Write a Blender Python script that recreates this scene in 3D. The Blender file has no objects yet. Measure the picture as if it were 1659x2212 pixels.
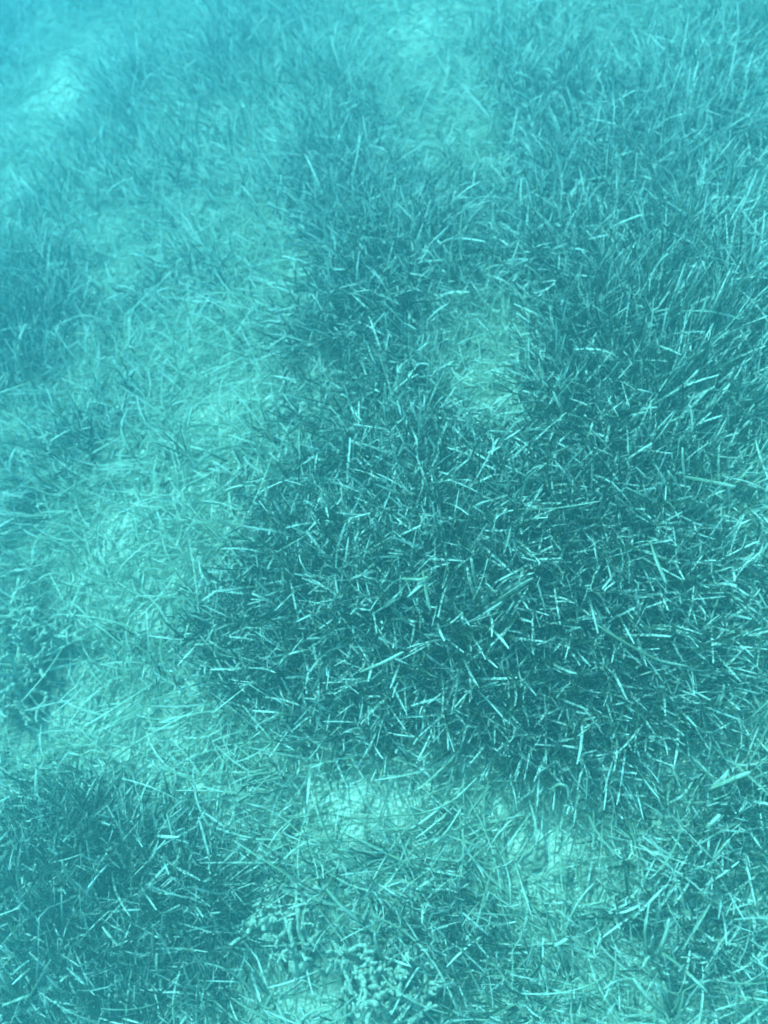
import bpy, math, random
import numpy as np
from mathutils import Vector, noise as mnoise

C = bpy.context.scene.collection
scene = bpy.context.scene
R = math.radians

# ------------------------------------------------------------------ camera
CAM_H = 2.3
TILT = 15.0          # degrees off straight down, towards +y
VFOV = 60.0
cam_d = bpy.data.cameras.new("camera")
cam = bpy.data.objects.new("camera", cam_d)
C.objects.link(cam)
cam.location = (0, 0, CAM_H)
cam.rotation_euler = (R(TILT), 0, 0)
cam_d.sensor_fit = 'VERTICAL'
cam_d.sensor_height = 36
cam_d.lens = 18 / math.tan(R(VFOV / 2))
cam_d.clip_start = 0.05
cam_d.clip_end = 200
cam_d.dof.use_dof = True
cam_d.dof.focus_distance = 2.06
cam_d.dof.aperture_fstop = (cam_d.lens / 1000) / 0.018
scene.camera = cam

# ------------------------------------------------------------------ world, sun
SUN_EL, SUN_AZ = 48.0, -40.0       # azimuth from +y towards +x (degrees)
w = bpy.data.worlds.new("World")
scene.world = w
w.use_nodes = True
nt = w.node_tree
nt.nodes.clear()
sky = nt.nodes.new("ShaderNodeTexSky")
sky.sky_type = 'NISHITA'
sky.sun_disc = False
sky.sun_elevation = R(SUN_EL)
sky.sun_rotation = R(SUN_AZ)
mixw = nt.nodes.new("ShaderNodeMix")
mixw.data_type = 'RGBA'
mixw.blend_type = 'MULTIPLY'
mixw.inputs[0].default_value = 1.0
bg = nt.nodes.new("ShaderNodeBackground")
out = nt.nodes.new("ShaderNodeOutputWorld")
nt.links.new(sky.outputs[0], mixw.inputs[6])
mixw.inputs[7].default_value = (0.26, 0.90, 0.78, 1)      # daylight filtered by the sea water above
nt.links.new(mixw.outputs[2], bg.inputs[0])
bg.inputs[1].default_value = 0.05
nt.links.new(bg.outputs[0], out.inputs[0])

sun_d = bpy.data.lights.new("sun", 'SUN')
sun_d.energy = 5.0
sun_d.angle = R(2.0)
sun_d.color = (0.26, 0.92, 0.98)                           # sunlight that has crossed the water above
sun = bpy.data.objects.new("sun", sun_d)
C.objects.link(sun)
sd = Vector((math.sin(R(SUN_AZ)) * math.cos(R(SUN_EL)), math.cos(R(SUN_AZ)) * math.cos(R(SUN_EL)), math.sin(R(SUN_EL))))
sun.rotation_euler = sd.to_track_quat('Z', 'Y').to_euler()

scene.view_settings.view_transform = 'Standard'
scene.view_settings.look = 'None'
scene.view_settings.exposure = 1.42
scene.view_settings.gamma = 1
scene.render.engine = 'CYCLES'
scene.cycles.use_denoising = True
scene.cycles.volume_bounces = 2
scene.cycles.max_bounces = 6
scene.cycles.diffuse_bounces = 3
scene.cycles.transmission_bounces = 4
scene.cycles.transparent_max_bounces = 8
scene.cycles.filter_width = 1.9

# ------------------------------------------------------------------ helpers
rng = np.random.default_rng(7)
random.seed(7)


def vnoise(x, y, scale, seed=0, octaves=3):
    """smooth value noise, vectorised, roughly -1..1"""
    x = np.asarray(x, float) * scale + seed * 17.31
    y = np.asarray(y, float) * scale - seed * 9.73
    tot = np.zeros_like(x)
    amp, norm = 1.0, 0.0
    for o in range(octaves):
        xi, yi = np.floor(x), np.floor(y)
        fx, fy = x - xi, y - yi
        fx, fy = fx * fx * (3 - 2 * fx), fy * fy * (3 - 2 * fy)

        def h(a, b):
            v = np.sin(a * 127.1 + b * 311.7 + seed * 13.7 + o * 5.1) * 43758.5453
            return (v - np.floor(v)) * 2 - 1
        tot += amp * ((h(xi, yi) * (1 - fx) + h(xi + 1, yi) * fx) * (1 - fy) +
                      (h(xi, yi + 1) * (1 - fx) + h(xi + 1, yi + 1) * fx) * fy)
        norm += amp
        amp *= 0.5
        x, y = x * 2.03 + 3.1, y * 2.03 - 1.7
    return tot / norm * 1.4


# mounds of the sea bed: x, y, radius x, radius y, height   (metres)
MOUNDS = [
    (0.25, 0.42, 0.62, 0.34, 0.15),
    (0.80, 1.00, 0.50, 0.40, 0.07),
    (-0.75, -0.25, 0.38, 0.22, 0.08),
    (0.05, 1.35, 0.40, 0.30, 0.09),
]


def height(x, y):
    x = np.asarray(x, float)
    y = np.asarray(y, float)
    z = 0.18 * np.clip(x, 0, 2.2) + 0.20 * np.clip(x, -3, 0) + 0.04 * np.exp(-((x + 0.1) ** 2) * 8) - 0.30 * np.clip(y - 0.8, 0, 6)
    z = z + 0.05 * vnoise(x, y, 0.9, 3, 2)
    z = z + 0.012 * vnoise(x, y, 5.0, 5, 3)
    for mx, my, rx, ry, hh in MOUNDS:
        z = z + hh * np.exp(-((x - mx) / rx) ** 2 - ((y - my) / ry) ** 2)
    return z


def at(px, py):
    """ground point seen at (px, py) of the photograph measured on a 1659 x 2212 sheet"""
    t = math.tan(R(VFOV / 2))
    sx = (px - 829.5) / 1106.0 * t
    sy = (1106.0 - py) / 1106.0 * t
    a = R(TILT)
    d = Vector((sx, sy * math.cos(a) + math.sin(a), sy * math.sin(a) - math.cos(a)))
    o = Vector((0, 0, CAM_H))
    k = CAM_H / -d.z
    for _ in range(12):
        p = o + d * k
        g = float(height(p.x, p.y))
        k += (p.z - g) / -d.z
    p = o + d * k
    return p.x, p.y


def px_size(py):
    """metres covered by 100 sheet pixels near row py"""
    x0, y0 = at(780, py)
    x1, y1 = at(880, py)
    return math.hypot(x1 - x0, y1 - y0)


# ------------------------------------------------------------------ materials
def new_mat(name):
    m = bpy.data.materials.new(name)
    m.use_nodes = True
    t = m.node_tree
    t.nodes.clear()
    o = t.nodes.new("ShaderNodeOutputMaterial")
    return m, t, o


def N(t, kind, **kw):
    n = t.nodes.new(kind)
    for k, v in kw.items():
        setattr(n, k, v)
    return n


def ramp(t, stops, interp='LINEAR'):
    r = t.nodes.new("ShaderNodeValToRGB")
    r.color_ramp.interpolation = interp
    e = r.color_ramp.elements
    while len(e) > 1:
        e.remove(e[-1])
    e[0].position, e[0].color = stops[0][0], tuple(stops[0][1]) + (1,)
    for p, c in stops[1:]:
        q = e.new(p)
        q.color = tuple(c) + (1,)
    return r


def leaf_material(name, fresh, old, crust, crust_amount):
    """fresh green leaf, older brownish leaf, and pale crust of small growths in bands and specks"""
    m, t, o = new_mat(name)
    L = t.links.new
    at_t = N(t, "ShaderNodeAttribute", attribute_name="along")
    at_r = N(t, "ShaderNodeAttribute", attribute_name="rnd")
    geo = N(t, "ShaderNodeNewGeometry")
    n1 = N(t, "ShaderNodeTexNoise")
    n1.inputs['Scale'].default_value = 170
    n1.inputs['Detail'].default_value = 3
    n1.inputs['Roughness'].default_value = 0.7
    L(geo.outputs['Position'], n1.inputs['Vector'])
    n2 = N(t, "ShaderNodeTexNoise")
    n2.inputs['Scale'].default_value = 38
    n2.inputs['Detail'].default_value = 2
    L(geo.outputs['Position'], n2.inputs['Vector'])
    # crust = smoothstep( noise + along + rnd )
    a1 = N(t, "ShaderNodeMath", operation='MULTIPLY_ADD')
    L(at_t.outputs['Fac'], a1.inputs[0]); a1.inputs[1].default_value = 0.50
    L(n1.outputs['Fac'], a1.inputs[2])
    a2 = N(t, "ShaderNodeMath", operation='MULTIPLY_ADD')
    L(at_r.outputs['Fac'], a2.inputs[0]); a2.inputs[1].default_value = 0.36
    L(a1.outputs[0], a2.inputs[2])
    a3 = N(t, "ShaderNodeMath", operation='MULTIPLY_ADD')
    L(n2.outputs['Fac'], a3.inputs[0]); a3.inputs[1].default_value = 0.35
    L(a2.outputs[0], a3.inputs[2])
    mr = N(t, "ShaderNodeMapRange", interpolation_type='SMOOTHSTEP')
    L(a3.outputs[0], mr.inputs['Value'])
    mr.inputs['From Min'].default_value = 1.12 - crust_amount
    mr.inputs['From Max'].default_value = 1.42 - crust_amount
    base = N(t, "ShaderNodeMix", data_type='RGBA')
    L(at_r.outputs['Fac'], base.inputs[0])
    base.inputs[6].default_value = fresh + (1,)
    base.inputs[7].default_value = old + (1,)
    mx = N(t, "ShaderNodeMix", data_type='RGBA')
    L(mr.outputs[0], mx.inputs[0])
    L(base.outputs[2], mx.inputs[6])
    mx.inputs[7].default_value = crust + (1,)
    b = N(t, "ShaderNodeBsdfPrincipled")
    L(mx.outputs[2], b.inputs['Base Color'])
    b.inputs['Roughness'].default_value = 0.55
    b.inputs['Specular IOR Level'].default_value = 0.25
    tr = N(t, "ShaderNodeBsdfTranslucent")
    L(mx.outputs[2], tr.inputs['Color'])
    ms = N(t, "ShaderNodeMixShader")
    ms.inputs[0].default_value = 0.25
    L(b.outputs[0], ms.inputs[1])
    L(tr.outputs[0], ms.inputs[2])
    L(ms.outputs[0], o.inputs['Surface'])
    return m


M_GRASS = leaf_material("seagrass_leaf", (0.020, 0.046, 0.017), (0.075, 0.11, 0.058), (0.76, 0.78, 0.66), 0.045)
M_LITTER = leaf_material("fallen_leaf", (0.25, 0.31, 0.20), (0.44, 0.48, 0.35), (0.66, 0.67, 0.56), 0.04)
M_PALE = leaf_material("bleached_leaf", (0.22, 0.27, 0.16), (0.38, 0.42, 0.28), (0.68, 0.70, 0.56), 0.14)


def sand_material():
    m, t, o = new_mat("sand")
    L = t.links.new
    geo = N(t, "ShaderNodeNewGeometry")
    n1 = N(t, "ShaderNodeTexNoise"); n1.inputs['Scale'].default_value = 7; n1.inputs['Detail'].default_value = 6
    n1.inputs['Roughness'].default_value = 0.65
    n2 = N(t, "ShaderNodeTexNoise"); n2.inputs['Scale'].default_value = 60; n2.inputs['Detail'].default_value = 5
    n2.inputs['Roughness'].default_value = 0.75
    v = N(t, "ShaderNodeTexVoronoi"); v.inputs['Scale'].default_value = 75
    for n in (n1, n2, v):
        L(geo.outputs['Position'], n.inputs['Vector'])
    r1 = ramp(t, [(0.3, (0.38, 0.37, 0.27)), (0.5, (0.68, 0.67, 0.50)), (0.7, (0.82, 0.81, 0.64))])
    L(n1.outputs['Fac'], r1.inputs[0])
    r2 = ramp(t, [(0.30, (0.25, 0.27, 0.2)), (0.48, (0.85, 0.85, 0.85)), (0.7, (1, 1, 1))])
    L(n2.outputs['Fac'], r2.inputs[0])
    mx = N(t, "ShaderNodeMix", data_type='RGBA', blend_type='MULTIPLY')
    mx.inputs[0].default_value = 0.75
    L(r1.outputs[0], mx.inputs[6]); L(r2.outputs[0], mx.inputs[7])
    bump = N(t, "ShaderNodeBump"); bump.inputs['Strength'].default_value = 0.7
    bump.inputs['Distance'].default_value = 0.012
    ad = N(t, "ShaderNodeMath", operation='ADD')
    L(n2.outputs['Fac'], ad.inputs[0]); L(v.outputs['Distance'], ad.inputs[1])
    L(ad.outputs[0], bump.inputs['Height'])
    b = N(t, "ShaderNodeBsdfPrincipled")
    b.inputs['Roughness'].default_value = 0.95
    b.inputs['Specular IOR Level'].default_value = 0.1
    mat_shade = N(t, "ShaderNodeAttribute", attribute_name="mat")      # dark mat of roots and rotting leaf, with painted shade of the gaps
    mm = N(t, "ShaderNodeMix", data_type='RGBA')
    L(mat_shade.outputs['Fac'], mm.inputs[0]); L(mx.outputs[2], mm.inputs[6])
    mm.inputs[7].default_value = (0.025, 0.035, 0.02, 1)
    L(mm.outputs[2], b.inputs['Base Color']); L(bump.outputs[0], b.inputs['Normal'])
    L(b.outputs[0], o.inputs['Surface'])
    return m


def crusty_material(name, dark, light, scale=55):
    m, t, o = new_mat(name)
    L = t.links.new
    geo = N(t, "ShaderNodeNewGeometry")
    n2 = N(t, "ShaderNodeTexNoise"); n2.inputs['Scale'].default_value = scale; n2.inputs['Detail'].default_value = 5
    n2.inputs['Roughness'].default_value = 0.7
    L(geo.outputs['Position'], n2.inputs['Vector'])
    r = ramp(t, [(0.36, dark), (0.62, light)])
    L(n2.outputs['Fac'], r.inputs[0])
    bump = N(t, "ShaderNodeBump"); bump.inputs['Strength'].default_value = 0.8
    bump.inputs['Distance'].default_value = 0.008
    L(n2.outputs['Fac'], bump.inputs['Height'])
    b = N(t, "ShaderNodeBsdfPrincipled")
    b.inputs['Roughness'].default_value = 0.9
    b.inputs['Specular IOR Level'].default_value = 0.1
    L(r.outputs[0], b.inputs['Base Color']); L(bump.outputs[0], b.inputs['Normal'])
    L(b.outputs[0], o.inputs['Surface'])
    return m


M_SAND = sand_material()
M_ALGA = crusty_material("knobbly_seaweed", (0.24, 0.27, 0.18), (0.62, 0.62, 0.50), 140)
M_STONE = crusty_material("encrusted_stone", (0.10, 0.12, 0.07), (0.42, 0.42, 0.31), 80)


# ------------------------------------------------------------------ sea bed
def mesh_from(name, verts, faces, mat, smooth=True, attrs=None, parent=None):
    me = bpy.data.meshes.new(name)
    verts = np.asarray(verts, dtype=np.float32).reshape(-1, 3)
    faces = np.asarray(faces, dtype=np.int32)
    nf, k = faces.shape
    me.vertices.add(len(verts))
    me.vertices.foreach_set("co", verts.ravel())
    me.loops.add(nf * k)
    me.loops.foreach_set("vertex_index", faces.ravel())
    me.polygons.add(nf)
    me.polygons.foreach_set("loop_start", np.arange(nf, dtype=np.int32) * k)
    me.polygons.foreach_set("use_smooth", np.full(nf, smooth))
    me.update(calc_edges=True)
    for an, av in (attrs or {}).items():
        a = me.attributes.new(an, 'FLOAT', 'POINT')
        a.data.foreach_set("value", np.asarray(av, dtype=np.float32).ravel())
    me.materials.append(mat)
    o = bpy.data.objects.new(name, me)
    C.objects.link(o)
    if parent:
        o.parent = parent
    return o


def axis(lo, hi, flo, fhi, step, cstep):
    a = list(np.arange(lo, flo, cstep)) + list(np.arange(flo, fhi, step)) + list(np.arange(fhi, hi + cstep, cstep))
    return np.array(a)


# ------------------------------------------------------------------ where the meadow is thick or thin
# (sheet x, sheet y, radius in sheet px, amount): + = thick standing grass, - = bare sand
PATCHES = [
    # bare and pale
    (80, 240, 110, -0.7), (60, 370, 80, -0.5), (250, 500, 70, -0.6), (290, 570, 50, -0.7), (200, 330, 170, 0.25), (350, 420, 150, 0.2), (160, 160, 80, -0.4), (380, 20, 110, -0.7), (860, 90, 110, -0.65),
    (1000, 245, 110, -0.75), (960, 30, 90, -0.6), (1450, 40, 90, -0.5), (620, 600, 80, -1.2), (520, 500, 60, -0.5),
    (1020, 770, 160, -0.75), (1090, 840, 130, -0.55), (470, 900, 110, -0.9), (400, 780, 100, -0.5), (230, 1240, 130, -1.0),
    (330, 1090, 100, -0.6), (120, 1500, 85, -1.9), (60, 1620, 110, -0.45), (300, 1580, 130, -0.4), (780, 1735, 95, -2.4),
    (900, 1710, 80, -0.7), (1050, 1740, 90, -0.7), (900, 1850, 130, 0.15), (1170, 1860, 95, -1.8), (1290, 1895, 50, -0.8), (1000, 1980, 190, 0.25), (1480, 1950, 120, 0.3),
    (580, 1960, 50, -0.9), (645, 2150, 90, -1.9), (1290, 2010, 70, -0.6), (1560, 1500, 90, -0.4), (380, 1300, 80, -0.4),
    (330, 1680, 120, -0.6), (1350, 2150, 90, -0.5), (900, 380, 70, -0.3), (150, 850, 120, -0.4), (170, 700, 120, -0.3),
    # thick and dark
    (50, 690, 110, 2.4), (740, 510, 160, 1.1), (870, 560, 140, 0.9), (1310, 520, 210, 1.7), (1350, 680, 180, 1.7), (1450, 300, 150, 0.5),
    (860, 860, 80, 1.3), (950, 950, 80, 0.6), (700, 1080, 160, 0.7), (950, 1080, 180, 0.8), (1250, 1000, 170, 0.7),
    (600, 1290, 160, 1.0), (480, 1380, 100, 0.7), (900, 1300, 200, 1.0), (1150, 1430, 190, 1.2), (800, 1530, 130, 1.2), (1350, 1250, 200, 1.2),
    (1400, 1420, 160, 0.9), (1200, 1150, 200, 0.6), (1250, 900, 130, 0.9), (1180, 1560, 120, 0.9), (1590, 1760, 90, 1.0), (200, 1830, 140, 1.5), (60, 1830, 120, 1.2),
    (280, 1950, 180, 1.4), (450, 1960, 90, 1.1), (100, 2080, 170, 0.9), (380, 2120, 130, 0.8), (180, 960, 90, 0.5),
    (300, 160, 120, 0.2), (480, 180, 120, 0.2), (620, 60, 90, 0.2), (1150, 220, 130, 0.3), (1500, 180, 160, 0.35),
    (200, 60, 180, -0.35), (500, 330, 190, -0.4), (750, 60, 140, -0.4), (1250, 60, 200, -0.35), (100, 500, 200, -0.2),
    (1350, 2000, 60, 0.8), (1550, 2120, 120, 0.6), (70, 1400, 90, 0.5), (580, 1420, 110, 0.8), (700, 250, 110, 0.4),
    (1000, 2080, 140, 0.25), (1500, 860, 150, 0.4),
]
PW = []
for px, py, r, a in PATCHES:
    x, y = at(px, py)
    x1, y1 = at(px + r, py)
    x2, y2 = at(px, py - r)
    PW.append((x, y, math.hypot(x1 - x, y1 - y), math.hypot(x2 - x, y2 - y), a))


# dark hollows in which pale seaweed grows instead of grass
HOLLOWS = [(*at(45, 1330), .13), (*at(80, 1420), .16), (*at(35, 1500), .13), (*at(600, 1975), .07), (*at(640, 2050), .09),
           (*at(750, 2075), .08), (*at(835, 2110), .10), (*at(900, 2160), .09)]


def hollow(x, y):
    d = np.zeros_like(np.asarray(x, float))
    for px, py, rr in HOLLOWS:
        d = np.maximum(d, np.exp(-(((x - px) ** 2 + (y - py) ** 2) / (rr * rr)) ** 2))
    return d


def cover(x, y, clumps=True):
    """0 = bare sand, about 0.5 = thin flattened grass, 1+ = thick meadow"""
    d = 0.42 + 0.16 * vnoise(x, y, 3.3, 11, 3)
    if clumps:
        d = d + 0.20 * vnoise(x, y, 10, 12, 2)
    for px, py, rx, ry, a in PW:
        d = d + 0.62 * a * np.exp(-((x - px) / rx) ** 2 - ((y - py) / ry) ** 2)
    return d


# the way the swell lays the leaves: (sheet x, sheet y, radius, direction in degrees on the ground, strength)
LEAN = [
    (1550, 930, 230, 50, 1.5), (1600, 650, 250, 55, 0.8), (1450, 700, 160, 50, 0.8), (1500, 300, 250, 80, 0.5),
    (1150, 100, 200, 95, 0.4), (700, 250, 250, 110, 0.5), (300, 250, 300, 128, 0.9), (150, 450, 200, 125, 0.6),
    (100, 1120, 140, 178, 1.2), (120, 1600, 170, 200, 1.2), (350, 1500, 150, 60, 0.4), (300, 2050, 260, 58, 0.9),
    (100, 1950, 200, 50, 0.9), (600, 1780, 160, 170, 0.7), (850, 1830, 170, 165, 0.8), (1050, 2080, 230, 128, 0.9),
    (1350, 2150, 150, 118, 0.7), (1480, 1800, 160, 150, 0.6), (1500, 1480, 150, 20, 0.5), (820, 2000, 150, 30, 0.5),
    (200, 850, 200, 70, 0.4), (1150, 800, 150, 160, 0.6), (60, 760, 80, 110, 0.6),
]
LW = []
for px, py, r, ang, s in LEAN:
    x, y = at(px, py)
    x1, y1 = at(px + r, py)
    LW.append((x, y, math.hypot(x1 - x, y1 - y), math.cos(R(ang)) * s, math.sin(R(ang)) * s))


def lean(x, y):
    fx = 0.30 * vnoise(x, y, 2.2, 21, 2)
    fy = 0.30 * vnoise(x, y, 2.2, 22, 2)
    for px, py, r, cx, cy in LW:
        k = np.exp(-((x - px) ** 2 + (y - py) ** 2) / (r * r))
        fx = fx + cx * k
        fy = fy + cy * k
    return fx, fy


gx = axis(-12, 12, -3.2, 3.2, 0.02, 0.4)
gy = axis(-11, 13, -1.6, 5.0, 0.02, 0.4)
X, Y = np.meshgrid(gx, gy)
Z = height(X, Y)
nx, ny = len(gx), len(gy)
idx = np.arange(nx * ny).reshape(ny, nx)
quads = np.stack([idx[:-1, :-1], idx[:-1, 1:], idx[1:, 1:], idx[1:, :-1]], -1).reshape(-1, 4)
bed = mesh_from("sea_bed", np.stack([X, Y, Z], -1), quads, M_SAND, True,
                {"mat": np.clip((cover(X, Y, False) - 0.50) / 0.32, hollow(X, Y) * 0.9, 1)})  # darker under thick cover: root mat plus painted shade between leaves
bed['kind'] = 'structure'


# ------------------------------------------------------------------ ribbons (leaves)
def ribbons(P0, D0, bendv, length, width, seg, kink, waviness, z_floor=None, taper=0.55, seed=1):
    """P0 root points, D0 start directions, bendv = steady pull (vector per leaf), returns verts, faces, along"""
    g = np.random.default_rng(seed)
    n = len(P0)
    step = (length / seg)[:, None]
    D = D0 / np.linalg.norm(D0, axis=1, keepdims=True)
    P = P0.copy()
    pts, dirs = [P.copy()], [D.copy()]
    kink_at = g.integers(1, seg, n)
    kv = g.normal(0, 1, (n, 3)); kv[:, 2] -= 0.4
    wig = g.normal(0, 1, (n, 3)) * waviness
    for s in range(seg):
        D = D + bendv / seg + wig / seg
        hit = (kink_at == s) & kink
        D[hit] += kv[hit] * 1.1
        D /= np.linalg.norm(D, axis=1, keepdims=True)
        P = P + D * step
        if z_floor is not None:
            zf = z_floor(P[:, 0], P[:, 1]) + 0.004
            low = P[:, 2] < zf
            P[low, 2] = zf[low]
            D[low, 2] = np.abs(D[low, 2]) * 0.3
            D /= np.linalg.norm(D, axis=1, keepdims=True)
        pts.append(P.copy()); dirs.append(D.copy())
    S0 = np.cross(dirs[0], g.normal(0, 1, (n, 3)) + np.array([0, 0, 0.01]))
    S0 /= np.linalg.norm(S0, axis=1, keepdims=True) + 1e-9
    twist = g.normal(0, 0.5, n)
    V = np.zeros((n, seg + 1, 2, 3), dtype=np.float32)
    A = np.zeros((n, seg + 1, 2), dtype=np.float32)
    S = S0
    for s in range(seg + 1):
        Dn = dirs[s]
        S = S - (S * Dn).sum(1, keepdims=True) * Dn
        S /= np.linalg.norm(S, axis=1, keepdims=True) + 1e-9
        B = np.cross(Dn, S)
        a = (twist / seg)[:, None]
        S = S * np.cos(a) + B * np.sin(a)
        f = s / seg
        wf = (0.75 + 0.25 * min(1, f * 3)) * (1 if f < 0.8 else 1 - (1 - taper) * (f - 0.8) / 0.2)
        off = S * (width * wf * 0.5)[:, None]
        V[:, s, 0] = pts[s] - off
        V[:, s, 1] = pts[s] + off
        A[:, s, :] = f
    base = np.arange(n)[:, None] * (seg + 1) * 2
    F = []
    for s in range(seg):
        a = base + s * 2
        F.append(np.concatenate([a, a + 1, a + 3, a + 2], 1))
    F = np.stack(F, 1).reshape(-1, 4)
    return V.reshape(-1, 3), F, A.ravel()


def spread(n, xr, yr):
    return rng.uniform(xr[0], xr[1], n), rng.uniform(yr[0], yr[1], n)


XR, YR = (-3.1, 2.9), (-1.1, 4.6)


def in_reach(x, y):
    half = 1.4 + 0.50 * np.clip(y + 0.3, 0, 4)
    return np.abs(x) < half


# standing leaves, in shoots of three to six
nsh = 115000
sx_, sy_ = spread(nsh, XR, YR)
cv = cover(sx_, sy_)
keep = (rng.random(nsh) < np.clip((cv - 0.02) * 1.0, 0.03, 1.0) ** 1.5 * (1 - 0.95 * hollow(sx_, sy_))) & in_reach(sx_, sy_)
sx_, sy_, cv = sx_[keep], sy_[keep], cv[keep]
cnt = rng.integers(3, 6, len(sx_))
x = np.repeat(sx_, cnt); y = np.repeat(sy_, cnt); c = np.repeat(cv, cnt)
n = len(x)
x = x + rng.normal(0, 0.006, n); y = y + rng.normal(0, 0.006, n)
fx, fy = lean(x, y)
fm = np.hypot(fx, fy)
hgt = np.clip(0.50 + 0.80 * c, 0.5, 1.45) * (1 + 0.35 * np.clip(y - 0.8, 0, 3))
length = (0.045 + 0.090 * rng.random(n) ** 1.7) * hgt * (1 + 0.45 * np.clip(fm, 0, 1.2))
width = rng.uniform(0.0030, 0.0060, n) * (1 - 0.06 * np.clip(y - 0.8, 0, 2))
comb = np.clip((y - 0.55) / 0.8, 0, 1)          # farther out the grass stands combed by the swell
spreadk = (0.42 - 0.15 * np.clip(fm, 0, 1)) * (1 - 0.45 * comb)
D0 = np.stack([rng.normal(0, spreadk), rng.normal(0, spreadk), np.ones(n)], 1)
D0[:, 0] += 0.5 * fx; D0[:, 1] += 0.5 * fy
flop = rng.random(n) ** 1.5 * (1 - 0.55 * comb) * (1 - 0.35 * np.clip(fm, 0, 1))
bend = np.stack([fx * 1.2 + rng.normal(0, 1.2, n) * flop, fy * 1.2 + rng.normal(0, 1.2, n) * flop, -0.9 * flop], 1)
P0 = np.stack([x, y, height(x, y) - 0.003], 1)
kink = rng.random(n) < 0.16
V, F, A = ribbons(P0, D0, bend, length, width, 6, kink, 1.0, height, 0.5, 3)
# fewer pale crusted leaves in thick parts, painting their shade into the colour
rnd = np.repeat(rng.random(n) ** 1.9 * np.clip(1.15 - 0.42 * np.clip(cover(x, y, False) - 0.55, 0, 1), 0.5, 1.1) + 0.16 * np.clip(y - 1.0, 0, 1.5), 14)  # leaves paler with distance, haze put into their colour
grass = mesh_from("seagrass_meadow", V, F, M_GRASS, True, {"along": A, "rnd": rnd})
grass['kind'] = 'stuff'
grass['label'] = 'dense blue green seagrass leaves standing all over the sea bed'
grass['category'] = 'seagrass'
n_st = n

# long limp leaves arching low over the mats
nq = 9000
x, y = spread(nq, XR, (-1.1, 1.6))
cv = cover(x, y)
keep = (rng.random(nq) < 0.75 * np.exp(-((cv - 0.42) / 0.3) ** 2)) & in_reach(x, y)
x, y = x[keep], y[keep]
n = len(x)
fx, fy = lean(x, y)
D0 = np.stack([fx + rng.normal(0, .6, n), fy + rng.normal(0, .6, n), 0.7 + 0.5 * rng.random(n)], 1)
bend = np.stack([fx * 1.0 + rng.normal(0, .7, n), fy * 1.0 + rng.normal(0, .7, n), -1.5 + 0 * fx], 1)
V, F, A = ribbons(np.stack([x, y, height(x, y)], 1), D0, bend, rng.uniform(0.12, 0.28, n), rng.uniform(0.003, 0.0052, n), 10,
                  rng.random(n) < 0.1, 0.3, height, 0.5, 9)
limp = mesh_from("limp_seagrass", V, F, M_LITTER, True, {"along": A, "rnd": np.repeat(rng.random(n) * 0.8, 22)})
limp['kind'] = 'stuff'
limp['label'] = 'long limp seagrass leaves arching low over the leaf mats'
limp['category'] = 'seagrass'

# fallen leaves lying in mats between the shoots
nl = 200000
x, y = spread(nl, XR, YR)
cv = cover(x, y)
pk = np.exp(-((cv - 0.18) / 0.42) ** 2) * 0.95 + 0.05
pk = pk * np.clip((cv + 0.36) / 0.3, 0.0, 1)
keep = (rng.random(nl) < pk * (1 - 0.93 * hollow(x, y))) & in_reach(x, y)
x, y, cv = x[keep], y[keep], cv[keep]
n = len(x)
fx, fy = lean(x, y)
ang0 = np.arctan2(fy, fx) + rng.normal(0, 1, n) * (1.5 - 1.0 * np.clip(np.hypot(fx, fy), 0, 1))
sg = rng.choice([-1, 1], n)
D0 = np.stack([np.cos(ang0) * sg, np.sin(ang0) * sg, rng.normal(0.0, 0.14, n)], 1)
length = 0.05 + 0.18 * rng.random(n) ** 1.6
width = rng.uniform(0.0026, 0.0052, n)
P0 = np.stack([x, y, height(x, y) + 0.006 + 0.035 * rng.random(n) ** 1.5 * np.clip(cv + 0.3, 0.2, 1)], 1)
bend = rng.normal(0, 0.8, (n, 3)) * np.array([1, 1, 0.25])
V, F, A = ribbons(P0, D0, bend, length, width, 6, rng.random(n) < 0.08, 0.25, height, 0.5, 5)
rnd = np.repeat(rng.random(n), 14)
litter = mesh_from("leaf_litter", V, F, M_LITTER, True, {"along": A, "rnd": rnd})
litter['kind'] = 'stuff'
litter['label'] = 'pale fallen seagrass leaves lying in mats on the sand'
litter['category'] = 'leaf litter'
print("LEAVES", n_st, n)


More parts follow.
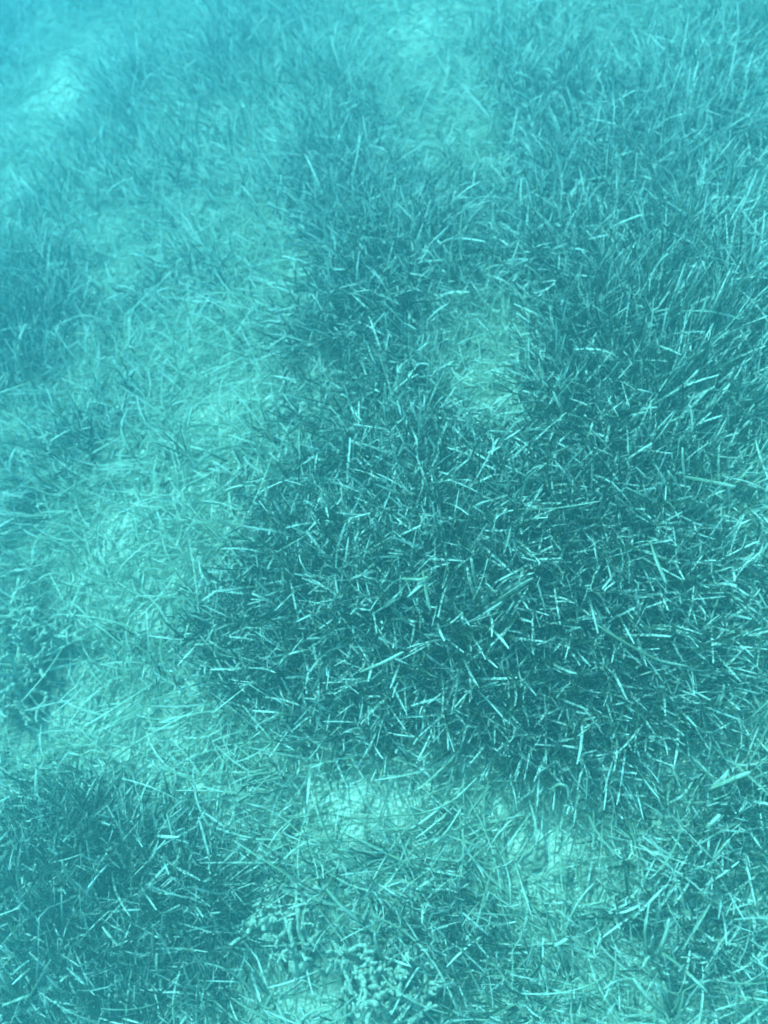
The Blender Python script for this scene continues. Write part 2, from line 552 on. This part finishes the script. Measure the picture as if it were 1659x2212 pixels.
# shell grit and rubble crumbs on the bare sand
def grit(n, seed, name, lab, cat, size, lim):
    g = np.random.default_rng(seed)
    x, y = g.uniform(-2.6, 2.4, n), g.uniform(-1.0, 3.6, n)
    cv = cover(x, y)
    k = (g.random(n) < np.clip((lim - cv) / 0.35, 0.03, 1)) & in_reach(x, y)
    x, y = x[k], y[k]
    m = len(x)
    ico = np.array([(0, 0, 1), (.894, 0, .447), (.276, .851, .447), (-.724, .526, .447), (-.724, -.526, .447), (.276, -.851, .447),
                    (.724, .526, -.447), (-.276, .851, -.447), (-.894, 0, -.447), (-.276, -.851, -.447), (.724, -.526, -.447), (0, 0, -1)])
    tri = np.array([(0, 1, 2), (0, 2, 3), (0, 3, 4), (0, 4, 5), (0, 5, 1), (1, 6, 2), (2, 7, 3), (3, 8, 4), (4, 9, 5), (5, 10, 1),
                    (6, 7, 2), (7, 8, 3), (8, 9, 4), (9, 10, 5), (10, 6, 1), (11, 7, 6), (11, 8, 7), (11, 9, 8), (11, 10, 9), (11, 6, 10)])
    sc = (size[0] + (size[1] - size[0]) * g.random(m) ** 3)[:, None, None] * g.uniform(0.4, 1.3, (m, 1, 3)) * g.uniform(0.7, 1.3, (m, 12, 1))
    P = ico[None] * sc
    a = g.uniform(0, 6.3, m)
    ca, sa = np.cos(a)[:, None], np.sin(a)[:, None]
    P = np.stack([P[..., 0] * ca - P[..., 1] * sa, P[..., 0] * sa + P[..., 1] * ca, P[..., 2] * 0.7], -1)
    P[..., 0] += x[:, None]; P[..., 1] += y[:, None]
    P[..., 2] += (height(x, y) + 0.002)[:, None]
    F = tri[None] + (np.arange(m) * 12)[:, None, None]
    o = mesh_from(name, P.reshape(-1, 3), F.reshape(-1, 3), M_STONE, False)
    o['kind'] = 'stuff'
    o['label'] = lab
    o['category'] = cat


grit(26000, 31, "shell_grit", "shell grit and rubble crumbs strewn over the bare sand", "shell grit", (0.002, 0.013), 0.15)


def tag(o, label, cat, group=None):
    o['label'] = label
    o['category'] = cat
    if group:
        o['group'] = group


# ------------------------------------------------------------------ single things lying in the meadow
def at3(px, py, h):
    """point seen at (px, py) of the sheet that floats h metres above the bed"""
    t = math.tan(R(VFOV / 2))
    sx = (px - 829.5) / 1106.0 * t
    sy = (1106.0 - py) / 1106.0 * t
    a = R(TILT)
    d = Vector((sx, sy * math.cos(a) + math.sin(a), sy * math.sin(a) - math.cos(a)))
    k = CAM_H / -d.z
    for _ in range(12):
        p = Vector((0, 0, CAM_H)) + d * k
        k += (p.z - float(height(p.x, p.y)) - h) / -d.z
    return Vector((0, 0, CAM_H)) + d * k


def smooth_path(pts, n):
    out_ = []
    m = len(pts)
    for i in range(n):
        f = i / (n - 1) * (m - 1)
        k = min(int(f), m - 2)
        u = f - k
        p0, p1, p2, p3 = pts[max(k - 1, 0)], pts[k], pts[k + 1], pts[min(k + 2, m - 1)]
        out_.append(0.5 * ((2 * p1) + (p2 - p0) * u + (2 * p0 - 5 * p1 + 4 * p2 - p3) * u * u +
                           (3 * p1 - p0 - 3 * p2 + p3) * u ** 3))
    return out_


def strip(name, path, width, thick, mat, up=Vector((0, 0, 1)), twist=0.0, parent=None, rndv=0.6, tip=0.45, base_w=0.6):
    """one leaf: a thin lens-shaped band with real thickness along a path"""
    n = len(path)
    V, F, A = [], [], []
    for i, p in enumerate(path):
        d = (path[min(i + 1, n - 1)] - path[max(i - 1, 0)]).normalized()
        side = d.cross(up)
        if side.length < 1e-3:
            side = d.cross(Vector((1, 0, 0)))
        side.normalize()
        nn = side.cross(d).normalized()
        f = i / (n - 1)
        ang = twist * (f - 0.5)
        s2 = side * math.cos(ang) + nn * math.sin(ang)
        n2 = nn * math.cos(ang) - side * math.sin(ang)
        wf = base_w + (1 - base_w) * min(1, f * 4)
        if f > 0.86:
            wf *= 1 - (1 - tip) * (f - 0.86) / 0.14
        wv = width * 0.5 * wf * (1 + 0.07 * math.sin(i * 2.3 + width * 9000))
        for cx, cz in ((-1, 0), (-0.4, 1), (0.4, 1), (1, 0), (0.4, -1), (-0.4, -1)):
            V.append(p + s2 * cx * wv + n2 * cz * thick * 0.5)
            A.append(f)
    for i in range(n - 1):
        for j in range(6):
            a, b = i * 6 + j, i * 6 + (j + 1) % 6
            F.append((a, b, b + 6, a + 6))
    F.append(tuple(range(5, -1, -1)))
    F.append(tuple(range((n - 1) * 6, n * 6)))
    return small_mesh(name, V, F, mat, {"along": A, "rnd": [rndv] * len(V)}, parent)


def small_mesh(name, V, F, mat, attrs=None, parent=None, smooth=True):
    me = bpy.data.meshes.new(name)
    me.from_pydata([tuple(v) for v in V], [], F)
    me.update()
    for an, av in (attrs or {}).items():
        a = me.attributes.new(an, 'FLOAT', 'POINT')
        a.data.foreach_set("value", np.asarray(av, dtype=np.float32))
    me.polygons.foreach_set("use_smooth", [smooth] * len(me.polygons))
    me.materials.append(mat)
    o = bpy.data.objects.new(name, me)
    C.objects.link(o)
    if parent:
        o.parent = parent
    return o


def recentre(o):
    """put the origin of a one-mesh thing at its own middle"""
    co = np.zeros(len(o.data.vertices) * 3, dtype=np.float32)
    o.data.vertices.foreach_get("co", co)
    co = co.reshape(-1, 3)
    c = co.mean(0)
    o.data.vertices.foreach_set("co", (co - c).ravel())
    o.location = o.location + Vector(c.tolist())


# loose leaves: list of (sheet x, sheet y, height above bed), width, label
LOOSE = [
    ([(1480, 1030, .20), (1530, 1040, .21), (1590, 1052, .20)], .011, "long pale leaf lying nearly level across the bright grass by the right edge"),
    ([(1405, 1168, .17), (1420, 1215, .18), (1440, 1262, .17)], .010, "pale straight leaf leaning down to the right above the dark meadow on the right side"),
    ([(1290, 1350, .19), (1345, 1385, .19), (1420, 1425, .16), (1490, 1440, .16)], .008, "long thin pale leaf sloping down to the right in the dark right half"),
    ([(1535, 1703, .17), (1580, 1684, .18), (1622, 1668, .17)], .013, "thick pale broken leaf beside the dark gap at the right edge"),
    ([(1526, 1790, .13), (1556, 1760, .14)], .013, "short thick pale leaf piece just below the dark gap near the right edge"),
    ([(1120, 1100, .2), (1200, 1098, .2), (1300, 1082, .19)], .004, "hair thin level leaf crossing the dark meadow right of centre"),
    ([(777, 1452, .18), (830, 1430, .19), (872, 1408, .18)], .009, "pale leaf lying across the middle of the dark meadow above its front edge"),
    ([(866, 1250, .2), (905, 1252, .21), (925, 1250, .2), (880, 1290, .2)], .009, "pale leaf folded back on itself in the centre of the meadow"),
    ([(914, 1235, .19), (920, 1275, .2), (930, 1320, .17)], .010, "upright pale leaf standing out in the centre of the meadow"),
    ([(705, 1920, .10), (735, 1955, .10), (775, 1990, .07)], .010, "stiff pale leaf pointing up left over the flattened grass near the bottom"),
    ([(800, 1975, .07), (870, 2010, .08), (930, 2070, .08), (975, 2150, .06), (1000, 2210, .04)], .008, "very long arched leaf bowing down across the bottom centre"),
    ([(1197, 2045, .12), (1226, 2028, .12)], .011, "tiny pale leaf fragment resting on the grass at bottom right of centre"),
    ([(800, 1768, .03), (850, 1762, .05), (920, 1755, .07), (980, 1728, .09), (1030, 1680, .12)], .007, "long curved leaf sweeping up from the bright sand patch into the meadow front"),
    ([(1190, 1708, .14), (1205, 1695, .16), (1225, 1700, .15), (1228, 1725, .13)], .008, "pale leaf bent into a hook at the right front edge of the dark meadow"),
    ([(930, 1830, .06), (965, 1795, .07), (1000, 1740, .07)], .006, "slim leaf rising across the bright sand right of the bare patch"),
    ([(560, 280, .20), (580, 300, .2), (600, 305, .2)], .008, "short pale bent leaf in the hazy upper left grass"),
    ([(1310, 500, .2), (1345, 480, .2), (1390, 462, .2)], .009, "straight pale leaf sloping up right in the dark upper right grass"),
    ([(1470, 672, .17), (1520, 672, .18), (1560, 678, .17), (1600, 690, .15)], .006, "wavy thin leaf lying level in the upper right grass"),
    ([(230, 1650, .05), (300, 1600, .06), (420, 1535, .07)], .006, "long slim leaf slanting over the pale matted grass at left"),
]
for pts, wd, lab in LOOSE:
    n_ = 14 if len(pts) > 2 else 8
    path = smooth_path([at3(*q) for q in pts], n_)
    wd *= 0.75
    up = Vector((random.uniform(-.5, .5), random.uniform(-.6, .2), 1)).normalized()
    o = strip("loose_leaf", path, wd, 0.0012, M_PALE, up, random.uniform(-1.2, 1.2), rndv=random.uniform(0.3, 0.9))
    recentre(o)
    tag(o, lab, "leaf", "loose pale leaves lying over the meadow")


def shoot(px, py, hgt_, n_leaf, az, lean_, wd, label, spread_=0.35, mat=None, curl=0.6):
    """a standing shoot with leaves of its own"""
    x0, y0 = at(px, py)
    root = bpy.data.objects.new("seagrass_shoot", None)
    root.empty_display_size = 0.03
    C.objects.link(root)
    root.location = (x0, y0, float(height(x0, y0)))
    tag(root, label, "seagrass shoot", "bright seagrass shoots standing out of the meadow")
    sheath = [Vector((0, 0, -0.01)), Vector((0.002, 0.001, 0.012)), Vector((0.003, 0.002, 0.03))]
    strip("sheath", smooth_path(sheath, 5), 0.009, 0.005, M_GRASS, Vector((1, 0, 0)), 0.2, root, 0.2, tip=0.8)
    for k in range(n_leaf):
        d = Vector((math.cos(az) * lean_ + random.gauss(0, spread_), math.sin(az) * lean_ + random.gauss(0, spread_), 1)).normalized()
        p = Vector((random.gauss(0, .004), random.gauss(0, .004), 0.02))
        L_ = hgt_ * random.uniform(0.7, 1.15)
        pull = Vector((math.cos(az) * lean_ + random.gauss(0, .5), math.sin(az) * lean_ + random.gauss(0, .5), -0.5)) * curl
        path = [p.copy()]
        ns = 12
        kn = random.randint(4, 10) if random.random() < 0.3 else -1
        for s in range(ns):
            d = (d + pull / ns).normalized()
            if s == kn:
                d = (d + Vector((random.gauss(0, 1), random.gauss(0, 1), -0.6))).normalized()
            p = p + d * L_ / ns
            path.append(p.copy())
        strip("leaf", path, wd * random.uniform(0.8, 1.15), 0.001, mat or M_PALE, Vector((random.gauss(0, 1), random.gauss(0, 1), 0.6)),
              random.uniform(-1, 1), root, random.uniform(0.0, 0.8))
    return root


SHOOTS = [
    (350, 2110, .17, 6, 60, .6, .009, "bright shoot with bent leaves in the dark grass at bottom left, nearest the bottom centre"),
    (300, 2040, .16, 5, 70, .5, .009, "bright shoot with folded tips in the middle of the dark lower left grass"),
    (115, 1950, .15, 4, 100, .4, .009, "pale shoot with short stiff leaves at the upper edge of the dark lower left grass"),
    (190, 1930, .17, 3, 75, .5, .008, "slim shoot with one long pointed leaf at the top of the dark lower left grass"),
    (60, 2160, .18, 5, 65, .6, .009, "bright tall shoot in the bottom left corner"),
    (40, 810, .17, 6, 105, .3, .009, "bright shoot in the small dark hollow at the left edge"),
    (85, 850, .15, 4, 100, .4, .008, "smaller bright shoot just right of the hollow at the left edge"),
    (1400, 2060, .15, 9, 110, .3, .009, "bushy pale shoot with many curved leaves near the lower right corner"),
    (1440, 2180, .14, 8, 115, .6, .009, "dense pale shoot with feathery tips in the lower right corner"),
    (1570, 1080, .2, 7, 40, .9, .009, "bright shoot leaning hard to the right by the right edge"),
    (1480, 1130, .18, 5, 110, .5, .009, "bright shoot with a bent leaf left of the leaning grass at the right edge"),
    (1040, 1330, .17, 5, 60, .4, .009, "bright arching shoot just right of the centre of the meadow"),
    (660, 1540, .17, 5, 80, .6, .007, "open shoot with forked thin leaves on the front left edge of the dark meadow"),
    (480, 1430, .14, 6, 120, .4, .007, "bright spiky shoot on the left edge of the dark meadow"),
    (410, 990, .15, 9, 120, .3, .006, "star shaped shoot in the pale thin grass left of centre"),
    (850, 900, .15, 7, 95, .3, .008, "shoot standing in the dark hollow above the centre"),
    (840, 2090, .13, 5, 90, .5, .007, "fan of thin straight leaves rising beside the pale seaweed at the bottom"),
    (1530, 1560, .15, 8, 70, .4, .009, "bright ragged shoot beside the dark round gap at lower right"),
]
for px, py, hh, nl_, az, ln, wd, lab in SHOOTS:
    shoot(px, py, hh, nl_, R(az), ln, wd, lab)


def tube(path, radii, k=7):
    V, F = [], []
    n = len(path)
    for i, p in enumerate(path):
        d = (path[min(i + 1, n - 1)] - path[max(i - 1, 0)]).normalized()
        u = d.orthogonal().normalized()
        v = d.cross(u)
        for j in range(k):
            a = 2 * math.pi * j / k
            rr = radii[i] * (1 + 0.22 * mnoise.noise((p + u * math.cos(a) * 0.01 + v * math.sin(a) * 0.01) * 120))
            V.append(p + (u * math.cos(a) + v * math.sin(a)) * rr)
    for i in range(n - 1):
        for j in range(k):
            a, b = i * k + j, i * k + (j + 1) % k
            F.append((a, b, b + k, a + k))
    F.append(tuple(range(k - 1, -1, -1)))
    V.append(path[-1] + (path[-1] - path[-2]).normalized() * radii[-1] * 0.8)
    t_ = len(V) - 1
    for j in range(k):
        F.append(((n - 1) * k + j, (n - 1) * k + (j + 1) % k, t_))
    return V, F


def knobbly(base, d, L_, r0, depth):
    """one branch with its forks as a list of tubes"""
    out_ = []
    path, radii = [base.copy()], [r0]
    p = base.copy()
    ns = 7
    for s in range(ns):
        d = (d + Vector((random.gauss(0, .28), random.gauss(0, .28), random.gauss(0.02, .22)))).normalized()
        p = p + d * L_ / ns
        path.append(p.copy())
        radii.append(r0 * (1 - 0.35 * s / ns) * random.uniform(0.75, 1.35))
        if depth > 0 and s in (1, 3, 5) and random.random() < 0.85:
            sd_ = (d + Vector((random.gauss(0, .9), random.gauss(0, .9), random.uniform(0, .8)))).normalized()
            out_ += knobbly(p, sd_, L_ * random.uniform(0.35, 0.6), r0 * 0.75, depth - 1)
    return [(path, radii)] + out_


def seaweed(px, py, reach, n_br, r0, label, flat=0.5, az=None):
    x0, y0 = at(px, py)
    root = bpy.data.objects.new("knobbly_seaweed", None)
    root.empty_display_size = 0.03
    C.objects.link(root)
    root.location = (x0, y0, float(height(x0, y0)) + 0.025)
    tag(root, label, "seaweed", "clumps of knobbly pale seaweed")
    # the holdfast: a low lump
    V, F = tube([Vector((0, 0, -0.04)), Vector((0, 0, -0.015)), Vector((0.002, 0, 0.010))], [0.034, 0.028, 0.014], 9)
    small_mesh("holdfast", V, F, M_ALGA, None, root)
    for k in range(n_br):
        a = (2 * math.pi * k / n_br + random.uniform(-.3, .3)) if az is None else R(az) + random.gauss(0, .5)
        d = Vector((math.cos(a), math.sin(a), flat + random.uniform(-.1, .4))).normalized()
        V, F = [], []
        for path, radii in knobbly(Vector((random.gauss(0, .01), random.gauss(0, .01), 0.004)), d, reach * random.uniform(.6, 1.1), r0, 2):
            v, f = tube(path, radii, 6)
            b = len(V)
            V += v
            F += [tuple(i + b for i in q) for q in f]
        small_mesh("branch", V, F, M_ALGA, None, root)


SEAWEED = [
    (45, 1330, 0.150, 9, 0.0066, "pale knobbly seaweed at the left edge, highest of the group there", .4, None),
    (75, 1420, 0.179, 10, 0.0073, "wide pale knobbly seaweed at the left edge with level branches", .3, None),
    (35, 1490, 0.150, 8, 0.0073, "pale knobbly seaweed low on the left edge beside the brightest sand", .4, None),
    (590, 1965, 0.081, 7, 0.0072, "small upright knobbly seaweed over the dark hollow at the bottom", .9, None),
    (650, 2080, 0.149, 4, 0.0060, "trailing seaweed with long strings reaching up left from the bottom sand patch", .25, 130),
    (745, 2075, 0.092, 7, 0.0072, "stubby seaweed left of the thin leaf fan at the bottom", .8, None),
    (830, 2110, 0.103, 9, 0.0078, "crowded pale finger seaweed at bottom centre right of the sand patch", 1.0, None),
    (900, 2160, 0.115, 8, 0.0066, "flat spreading knobbly seaweed at the bottom edge", .35, None),
]
for px, py, rc, nb, r0, lab, fl, az in SEAWEED:
    seaweed(px, py, rc, nb, r0, lab, fl, az)


def stone(px, py, r0, flat, seed, label):
    x0, y0 = at(px, py)
    V, F = [], []
    nu, nv = 22, 12
    for i in range(nv + 1):
        th = math.pi * i / nv
        for j in range(nu):
            ph = 2 * math.pi * j / nu
            d = Vector((math.sin(th) * math.cos(ph), math.sin(th) * math.sin(ph), math.cos(th)))
            rr = r0 * (1 + 0.35 * mnoise.noise(d * 1.6 + Vector((seed, 0, 0))) + 0.18 * mnoise.noise(d * 5 + Vector((seed, 3, 0))))
            V.append(Vector((d.x * rr * 1.2, d.y * rr, d.z * rr * flat)))
    for i in range(nv):
        for j in range(nu):
            a, b = i * nu + j, i * nu + (j + 1) % nu
            F.append((a, a + nu, b + nu, b))
    o = small_mesh("stone", V, F, M_STONE)
    o.location = (x0, y0, float(height(x0, y0)) + r0 * flat * 0.15)
    o.rotation_euler = (random.uniform(-.2, .2), random.uniform(-.2, .2), random.uniform(0, 6))
    tag(o, label, "stone", "crusted stones half buried in sand")


for a in [(1150, 1850, .030, .45, 1.3, "largest flat crusted stone in the bare sand patch at lower right"),
          (1215, 1885, .022, .55, 4.1, "mottled stone right of the largest one in the lower right sand patch"),
          (1272, 1895, .026, .5, 8.2, "rounded crusted stone at the right end of the lower right sand patch"),
          (1120, 1905, .018, .6, 12.5, "small crusted stone below the largest one in the lower right sand patch"),
          (1290, 2010, .024, .4, 16.0, "flat crusted stone half under leaves below the lower right sand patch")]:
    stone(*a)


# ------------------------------------------------------------------ haze: the sea water itself
def box(name, lo, hi, mat):
    v = [(a, b, c_) for a in (lo[0], hi[0]) for b in (lo[1], hi[1]) for c_ in (lo[2], hi[2])]
    f = [(0, 1, 3, 2), (4, 6, 7, 5), (0, 4, 5, 1), (2, 3, 7, 6), (0, 2, 6, 4), (1, 5, 7, 3)]
    return mesh_from(name, v, f, mat, False)


m, t, o = new_mat("sea_haze")
pv = N(t, "ShaderNodeVolumePrincipled")
pv.inputs['Color'].default_value = (0.38, 0.84, 1.0, 1)
pv.inputs['Density'].default_value = 0.19
pv.inputs['Anisotropy'].default_value = 0.7
t.links.new(pv.outputs[0], o.inputs['Volume'])
hz = box("haze", (-12.6, -11.6, float(Z.min()) - 1.0), (12.6, 13.6, CAM_H + 0.25), m)
hz['kind'] = 'stuff'
